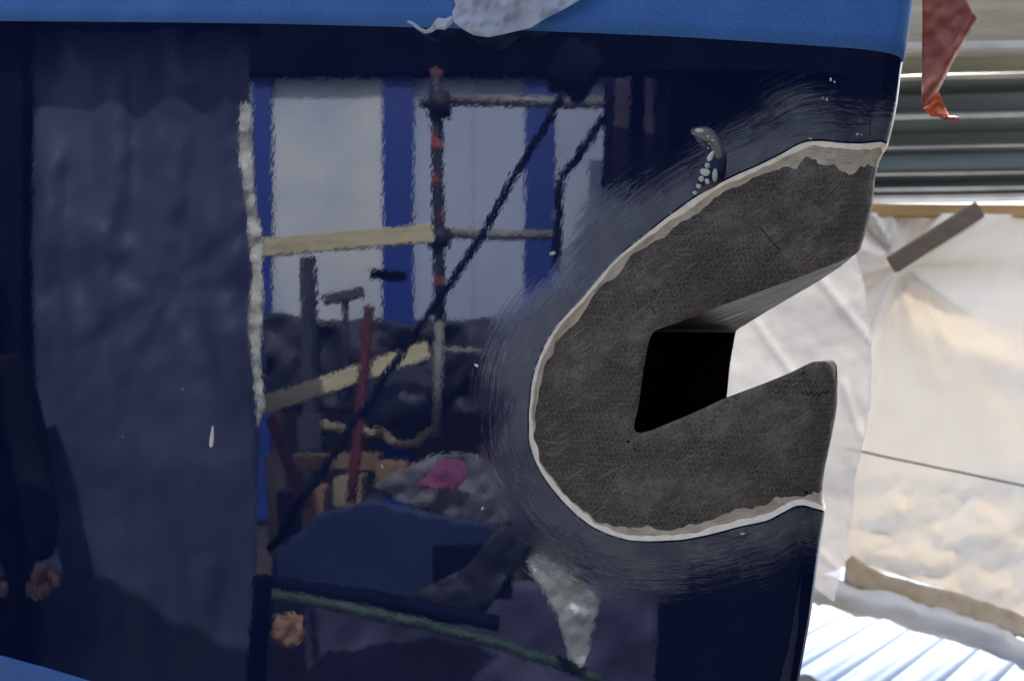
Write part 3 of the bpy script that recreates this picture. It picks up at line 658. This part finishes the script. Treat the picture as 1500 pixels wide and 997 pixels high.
# plastic curtain on the left
M_curt = sheet_mat('shaded_grey_curtain', (.082, .096, .178), .1, .42, 1, .4, 3, .006, (.056, .068, .130))  # the curtain's shade is put into this dark colour
cu = sheet('dust_curtain', [(-420, -120), (60, -120), (150, -120), (240, -120), (366, -120), (368, 150), (372, 240), (380, 330), (384, 420), (386, 500), (384, 600), (372, 1000), (372, 1200), (-420, 1200)], 2.55, M_curt, 12, .02, .005, mirrored=True, seed=21, thick=.003, jag=3,
           dfun=lambda x, y: .040 * fbm(x * .022, y * .0035, 4, 2) + .006 * (1 - 2 * abs(fbm(x * .012 + y * .004, y * .010, 8, 3))) + .006 * math.sin(math.atan2(y - 420, x - 250) * 8 + 3 * fbm(x * .01, y * .01, 3)) * math.exp(-((math.hypot(x - 250, y - 420) - 80) / 110) ** 2))
tag(cu, 'grey plastic dust curtain with creases and shade put into its colour, mirrored in the left half of the gloss', 'curtain')
M_hem = simple('sunlit_edge_white', (.85, .84, .76), (.55, .56, .52), 10, .6, .006)  # sunlit curtain edge painted as a separate near-white strip
hem = sheet('curtain_lit_edge', [(354, 158), (362, 150), (372, 160), (372, 215), (376, 300), (388, 350), (386, 400), (390, 440), (384, 520), (390, 600), (380, 630), (374, 560), (366, 470), (372, 400), (362, 300), (352, 220)], 2.45, M_hem, 5, .02, .03, mirrored=True, thick=.006, jag=5, parent=None)
tag(hem, 'free edge of the dust curtain catching sun, put in as a white strip', 'hem')
cp = [MV(-420, 60, 2.6), MV(385, 60, 2.6), MV(385, 60, 2.36), MV(-420, 60, 2.36)]; zc = CAMZ + .98  # unseen board added to keep the sun off the curtain top
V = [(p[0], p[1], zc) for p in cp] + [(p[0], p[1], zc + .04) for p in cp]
up = mesh_obj('curtain_shade_board', V, [(0, 1, 2, 3), (7, 6, 5, 4), (0, 4, 5, 1), (1, 5, 6, 2), (2, 6, 7, 3), (3, 7, 4, 0)], M_darkw, None, False); tag(up, 'unseen dark board added to shade the top of the grey dust curtain', 'canopy')
tag(mslab('dark_partition', -420, -100, 34, 1200, 2.48, .05, M_dgrey), 'dark partition standing left of the grey dust curtain', 'partition')
# dark screen to the right of the cabin
M_scr = M_dpurple
sc_ = sheet('mauve_tarp', [(905, -60), (1500, -60), (1500, 700), (1500, 1150), (905, 1150)], 4.3, M_dpurple, 22, .06, .008, mirrored=True, seed=31, thick=.004); tag(sc_, 'dark mauve tarpaulin hanging to the right of the cabin in the reflection', 'tarpaulin')
for i, (x0, x1, y0, y1, D, lab) in enumerate([(1005, 2600, -100, 1100, 3.9, 'broad charcoal board standing right of the mauve tarpaulin'), (940, 962, 60, 330, 3.8, 'slim charcoal board in front of the mauve tarpaulin, left one'), (984, 997, 60, 240, 3.7, 'narrow charcoal board in front of the mauve tarpaulin, right one')]):
    tag(mslab('charcoal_board', x0, y0, x1, y1, D, .04, M_dgrey), lab, 'board', 'charcoal boards by the mauve tarpaulin')
tag(mslab('canopy_board', 900, -120, 1500, 105, 3.6, .1, M_darkw), 'dark canopy board above the mauve tarpaulin', 'canopy')
# unseen dark walls, added so the stem's turn does not mirror bright sky
hd = mesh_obj('sky_blocker', [(3.2, -5, -.9), (2.9, 1.2, -.9), (2.9, 1.2, 3.9), (3.2, -5, 3.9), (3.3, -5, -.9), (3.0, 1.2, -.9), (3.0, 1.2, 3.9), (3.3, -5, 3.9)], [(0, 1, 2, 3), (7, 6, 5, 4), (0, 4, 5, 1), (1, 5, 6, 2), (2, 6, 7, 3), (3, 7, 4, 0)], M_dgrey, None, False)
tag(hd, 'tall dark wall added right of the bow to keep bright sky out of the gloss', 'sky_blocker')
hb = mesh_obj('rear_sky_blocker', [(-1.2, -4.2, -.9), (3.3, -5, -.9), (3.3, -5, 3.9), (-1.2, -4.2, 3.9), (-1.2, -4.3, -.9), (3.3, -5.1, -.9), (3.3, -5.1, 3.9), (-1.2, -4.3, 3.9)], [(0, 1, 2, 3), (7, 6, 5, 4), (0, 4, 5, 1), (1, 5, 6, 2), (2, 6, 7, 3), (3, 7, 4, 0)], M_dgrey, None, False)
tag(hb, 'tall dark wall added behind the viewer to keep bright sky out of the gloss', 'sky_blocker')

def lump(name, c, rad, mat, seed=0, nu=20, nv=12):
    V = []
    for a in range(nv + 1):
        for b in range(nu):
            th, ph = PI * a / nv, 2 * PI * b / nu; d = np.array([math.sin(th) * math.cos(ph), math.sin(th) * math.sin(ph), math.cos(th)])
            V.append(np.asarray(c) + d * np.array(rad) * (1 + .35 * fbm(d[0] * 1.6 + seed, d[1] * 1.6, d[2] * 1.6)))
    return mesh_obj(name, V, [(a * nu + b, (a + 1) * nu + b, (a + 1) * nu + (b + 1) % nu, a * nu + (b + 1) % nu) for a in range(nv) for b in range(nu)], mat)
# scaffold
def scaf_mat():
    n = NT('rusty_orange_scaffold_steel'); tc = n.n('TexCoord', out=3); f = n.noise(n.map(tc, (1, 1, 2.2)), 2.6, 3)
    c = n.mix(n.ramp(f, .5, .56), (.03, .03, .05), (.42, .10, .08)); n.set(col=c, rough=.5, nor=n.bump(n.noise(tc, 60), .002)); return n.m
M_scaf = scaf_mat(); M_galv = simple('galvanised_tube', (.30, .29, .27), (.18, .18, .18), 9, .5, .001); M_iron = simple('dark_iron', (.02, .02, .035), (.035, .025, .03), 12, .6, .002)
sp = empty('scaffold_upright', tuple(MV(645, 640, 3.6)), 'orange and grey scaffold upright with couplers in front of the cabin', 'scaffold pole'); bpy.context.view_layer.update()
tube('tube', lerp_pts([MV(644, 104, 3.6), MV(650, 470, 3.6)], 6), .028, M_scaf, sp, 14); tube('lower_tube', [MV(650, 471, 3.6), MV(646, 640, 3.6)], .022, M_galv, sp, 14)
for y, w in ((155, .075), (350, .06)):
    c0, c1 = MV(633, y, 3.58), MV(665, y, 3.58); tube('coupler', [c0, c1], w * .8, M_iron, sp, 10); tube('coupler', [MV(620, y - 2, 3.6), MV(634, y - 2, 3.6)], .02, M_iron, sp, 8)
for i, (a, b, r, lab) in enumerate([((655, 148, 3.65), (908, 152, 3.65), .026, 'upper grey scaffold tube meeting the orange upright'), ((655, 344, 3.65), (822, 347, 3.65), .024, 'lower grey scaffold tube meeting the orange upright'), ((640, 512, 3.65), (735, 517, 3.65), .016, 'short grey scaffold tube low on the orange upright')]):
    tag(tube('scaffold_tube', [MV(*a), MV(*b)], r, M_galv), lab, 'scaffold tube', 'scaffold tubes')
M_plank = simple('pale_scaffold_plank', (.82, .74, .50), (.62, .54, .34), 5, .75, .003, stretch=(1, 1, 6))
tag(beam('scaffold_plank', MV(378, 364, 3.4), MV(640, 343, 3.4), .078, .04, M_plank, side=mir(np.array([0, 1., 0])) - mir(np.zeros(3))), 'pale scaffold plank lying level from the curtain to the orange upright', 'plank', 'pale scaffold planks')
tag(beam('scaffold_plank', MV(386, 595, 3.3), MV(634, 512, 3.5), .074, .04, M_plank, side=mir(np.array([0, 1., 0])) - mir(np.zeros(3))), 'pale scaffold plank sloping up to the orange upright, the lower one', 'plank', 'pale scaffold planks')
M_rope = simple('black_strap', (.006, .010, .032), None, 20, .8, .002, spec=.1)
tag(tube('rope', lerp_pts([MV(834, 138, 3.0), MV(700, 365, 3.0), MV(560, 565, 3.0), MV(398, 805, 3.0)], 12, .012, 2), .0145, M_rope, jit=.3), 'long dark rope running diagonally across the scaffold reflection', 'rope')
tag(tube('rope', lerp_pts([MV(900, 165, 3.1), MV(870, 215, 3.1), MV(832, 262, 3.1), MV(828, 300, 3.1), MV(826, 400, 3.1)], 6, .01, 5), .017, M_rope, jit=.3), 'shorter dark rope bending down beside the right cabin upright', 'rope')
tag(tube('rope', lerp_pts([MV(905, 120, 3.1), MV(902, 300, 3.1), MV(905, 440, 3.1)], 6, .008, 7), .02, M_rope, jit=.3), 'thick dark rope hanging straight where cabin and mauve tarpaulin meet', 'rope')
tag(lump('dark_bundle', MV(850, 105, 3.05), (.11, .06, .10), M_rope, 4), 'dark cloth bundle tied at the top of the long rope', 'bundle')
# clutter
M_red = simple('red_oxide_steel', (.14, .03, .035), (.10, .025, .03), 12, .6, .001); M_tan = simple('tan_timber', (.40, .34, .22), (.28, .23, .15), 7, .8, .002); M_card = simple('brown_cardboard', (.34, .20, .12), (.22, .14, .10), 9, .8, .003)
M_dtarp = simple('deep_navy_tarp', (.012, .016, .040), (.035, .034, .055), 3, .6, .006); M_slate = simple('slate_blue_post', (.065, .07, .11), None, 7, .6, .002); M_grey = simple('mid_grey_cloth', (.26, .25, .27), (.15, .15, .2), 6, .7, .006)
tag(sheet('navy_tarp', [(388, 462), (420, 458), (470, 475), (560, 470), (640, 480), (690, 470), (752, 466), (765, 600), (700, 610), (640, 600), (560, 610), (480, 600), (392, 600)], 4.6, M_dtarp, 12, .12, .02, mirrored=True, thick=.02, jag=6), 'dark navy tarpaulin piled behind the sloping plank', 'tarpaulin')
tag(beam('slate_post', MV(455, 378, 4.5), MV(462, 700, 4.5), .085, .05, M_slate), 'slate blue post under the level plank', 'post')
tag(beam('tan_post', MV(398, 665, 3.1), MV(404, 812, 3.1), .032, .03, M_tan), 'thin pale timber post beside the curtain foot', 'post')
tag(beam('red_post', MV(546, 450, 3.4), MV(518, 738, 3.2), .040, .03, M_red), 'red oxide post leaning behind the long rope', 'post')
tag(beam('red_brace', MV(400, 612, 3.3), MV(452, 745, 3.2), .045, .03, M_red), 'short dark red brace crossing the lower end of the rope', 'brace')
ts = empty('lamp_stand', tuple(MV(508, 520, 4.2)), 'dark T shaped work stand in front of the cabin panels', 'stand'); bpy.context.view_layer.update()
beam('crossbar', MV(478, 440, 4.2), MV(537, 428, 4.2), .055, .05, M_slate, ts); beam('mast', MV(510, 440, 4.2), MV(512, 540, 4.2), .03, .03, M_slate, ts)
tag(beam('dark_bracket', MV(548, 402, 4.3), MV(600, 406, 4.3), .055, .06, M_dgrey), 'dark bracket fixed to the middle blue upright', 'bracket')
tag(sheet('black_bag', [(540, 575), (560, 550), (600, 540), (650, 545), (668, 570), (655, 610), (625, 640), (585, 640), (555, 620)], 3.9, M_dtarp, 8, .04, .03, mirrored=True, thick=.05, dfun=lambda x, y: .2 * (math.hypot(x - 603, (y - 592) * 1.3) / 65) ** 2), 'sagging black bag hanging behind the scaffold', 'bag')
tag(tube('pale_hose', lerp_pts([MV(476, 622, 3.8), MV(520, 630, 3.8), MV(555, 632, 3.8), MV(590, 652, 3.8), MV(618, 648, 3.8), MV(650, 622, 3.8)], 4, .02, 3), .02, M_tan, jit=.3), 'pale hose looping under the black bag', 'hose')
for i, (x0, y0, x1, y1, D, m, lab) in enumerate([(440, 610, 475, 690, 4.2, M_slate, 'slate grey crate behind the red brace'), (430, 668, 560, 688, 4.0, M_card, 'long flat brown carton behind the red post'), (492, 700, 535, 740, 3.6, M_tan, 'tan carton at the foot of the red post'), (555, 680, 600, 712, 3.5, M_card, 'small brown carton beside the pale cloth'), (408, 720, 436, 800, 3.5, M_slate, 'slate carton beside the thin timber post'), (448, 716, 478, 772, 3.4, M_card, 'upright brown carton crossing the rope end')]):
    tag(mslab('carton', x0, y0, x1, y1, D, .12, m), lab, 'carton', 'cartons in the yard')
tag(sheet('grey_cloth', [(548, 712), (590, 690), (640, 668), (700, 665), (752, 690), (765, 770), (690, 768), (640, 750), (590, 736)], 3.1, M_grey, 7, .06, .02, mirrored=True, thick=.01, jag=3), 'crumpled pale grey cloth over the blue tarpaulin', 'cloth')
tag(sheet('pink_cloth', [(612, 712), (650, 676), (680, 674), (697, 692), (672, 716), (640, 716)], 3.0, simple('pink_cloth', (.36, .08, .21), (.24, .09, .20), 14, .8, .004), 5, .02, .03, mirrored=True, thick=.008, jag=3), 'pink cloth lying on the crumpled grey cloth', 'cloth')
tag(sheet('blue_tarp', [(402, 812), (470, 752), (548, 732), (640, 752), (746, 772), (700, 820), (640, 885), (500, 868), (400, 856)], 2.8, simple('blue_tarpaulin', (.018, .036, .115), (.016, .032, .10), 4, .7, .002), 10, .012, .006, mirrored=True, thick=.006), 'blue tarpaulin spread below the crumpled grey cloth', 'tarpaulin')
tag(mslab('navy_board', 640, 800, 760, 880, 2.7, .02, M_rope), 'navy board lying across the lower edge of the blue tarpaulin', 'board')
tag(sheet('navy_cover', [(742, 768), (792, 800), (752, 848), (716, 905), (640, 890), (600, 876), (690, 830)], 2.68, M_dtarp, 8, .02, .02, mirrored=True, thick=.01), 'dark navy cover slanting off the blue tarpaulin', 'cover')
M_green = simple('green_hose', (.06, .11, .075), (.03, .06, .05), 14, .6, .004)
tag(tube('green_hose', lerp_pts([MV(395, 868, 2.6), MV(520, 892, 2.6), MV(640, 918, 2.6), MV(760, 950, 2.6), MV(900, 1000, 2.6)], 6, .008, 4), .018, M_green, jit=.3), 'thick green hose running along the lower edge of the yard clutter', 'hose')
tag(tube('black_hose', lerp_pts([MV(390, 852, 2.65), MV(520, 872, 2.65), MV(640, 895, 2.65), MV(740, 915, 2.65)], 6, .008, 6), .026, M_rope, jit=.2), 'thick black hose lying above the green hose', 'hose')
M_foil = simple('crumpled_silver_foil', (.66, .66, .60), (.40, .43, .48), 5, .35, .004, metal=.1)
tag(sheet('foil_sheet', [(778, 822), (800, 812), (850, 842), (896, 882), (880, 960), (868, 985), (848, 968), (828, 905)], 2.5, M_foil, 5, .025, .02, mirrored=True, thick=.003, jag=1), 'crumpled silver foil sheet ending in a point below the carbon patch', 'foil')
M_mauve = simple('mauve_groundsheet', (.085, .080, .155), (.065, .062, .125), 3, .7, .006)
tag(sheet('mauve_groundsheet', [(384, 850), (716, 850), (1000, 860), (1000, 1150), (384, 1150)], 3.3, M_mauve, 20, .1, .01, mirrored=True, thick=.01), 'mauve groundsheet behind the green hose', 'groundsheet')
tag(sheet('orange_rag', [(404, 905), (425, 898), (448, 905), (446, 940), (425, 948), (402, 935)], 2.5, simple('orange_beige_rag', (.50, .22, .13), (.34, .22, .15), 14, .8, .006), 5, .05, .03, mirrored=True, thick=.02, jag=3), 'orange beige rag hanging beside the curtain foot', 'rag')
tag(beam('dark_post', MV(388, 845, 2.45), MV(376, 1040, 2.45), .05, .04, M_dgrey), 'dark post standing at the foot of the dust curtain', 'post')
tag(mslab('hardboard_sheet', 1000, 845, 2000, 1300, 2.6, .03, M_dgrey), 'black hardboard sheet standing low to the right of the mauve groundsheet', 'board')

# bystander, mirrored at the far left
def person():
    M_cl = simple('dark_work_clothes', (.007, .008, .014), (.008, .007, .010), 20, .9, .004, spec=.08); M_skin = simple('skin', (.38, .21, .15), (.28, .15, .11), 20, .5, .001); M_hair = simple('dark_hair', (.02, .015, .012), None, 60, .6, .003)
    D = 2.35
    def J(px, py, dd=0): return MV(px - 14, py, D + dd)
    root = empty('person', tuple(J(-30, 1500)), 'person in dark work clothes standing at the far left of the reflection, hands in front', 'person'); bpy.context.view_layer.update()
    def skin(name, nodes, edges, mat, sub=2):
        me = bpy.data.meshes.new(name); me.from_pydata([tuple(n[0]) for n in nodes], edges, []); me.materials.append(mat)
        o = bpy.data.objects.new(name, me); COL.objects.link(o); o.parent = root; o.matrix_parent_inverse = root.matrix_basis.inverted()
        md = o.modifiers.new('skin', 'SKIN'); md.use_smooth_shade = True
        for i, nn in enumerate(nodes): o.data.skin_vertices[0].data[i].radius = (nn[1], nn[1] if len(nn) < 3 else nn[2]); 
        o.data.skin_vertices[0].data[0].use_root = True
        s = o.modifiers.new('sub', 'SUBSURF'); s.levels = sub; s.render_levels = sub; return o
    pel, che, nk = J(-40, 860), J(-45, 600), J(-45, 480)
    nodes = [(pel, .15, .12), (J(-42, 740), .14, .11), (che, .17, .12), (nk, .06), (J(-46, 455), .055),
             (J(-130, 540), .06), (J(-150, 680), .05), (J(-90, 800, -.1), .04), (J(-20, 828, -.2), .03),
             (J(35, 540), .06), (J(62, 670), .052), (J(78, 770, -.1), .045), (J(76, 822, -.15), .032),
             (J(-85, 960), .09), (J(-90, 1200), .065), (J(-92, 1420), .045), (J(5, 940), .085), (J(40, 1100), .065), (J(60, 1300), .05), (J(62, 1430), .045)]
    E = [(0, 1), (1, 2), (2, 3), (3, 4), (2, 5), (5, 6), (6, 7), (7, 8), (2, 9), (9, 10), (10, 11), (11, 12), (0, 13), (13, 14), (14, 15), (0, 16), (16, 17), (17, 18), (18, 19)]
    skin('body', nodes, E, M_cl)
    skin('head', [(J(-46, 450), .055), (J(-46, 410), .075, .085), (J(-46, 370), .08, .09), (J(-46, 345), .06, .07)], [(0, 1), (1, 2), (2, 3)], M_skin)
    skin('hair', [(J(-46, 372, .03), .085, .095), (J(-46, 335, .02), .07, .08)], [(0, 1)], M_hair)
    for x, y, sg, dd in ((2, 836, 1, -.2), (80, 836, -1, -.15)):
        nn = [(J(x, y - 14, dd), .024), (J(x + sg * 4, y + 4, dd), .034, .018), (J(x + sg * 6, y + 16, dd), .036, .018)]; ee = [(0, 1), (1, 2)]
        skin('hand', nn, ee, M_skin)
        for k in range(4):
            ox = (k - 1.5) * 8.5; ln = (22, 27, 25, 19)[k]
            skin('finger', [(J(x + sg * 6 + ox, y + 14, dd), .0095), (J(x + sg * 8 + ox, y + 16 + ln * .6, dd - .02), .009), (J(x + sg * 5 + ox, y + 16 + ln, dd), .008)], [(0, 1), (1, 2)], M_skin, 1)
        skin('thumb', [(J(x - sg * 8, y, dd), .012), (J(x - sg * 18, y + 12, dd - .02), .011), (J(x - sg * 20, y + 24, dd - .03), .009)], [(0, 1), (1, 2)], M_skin, 1)
person()
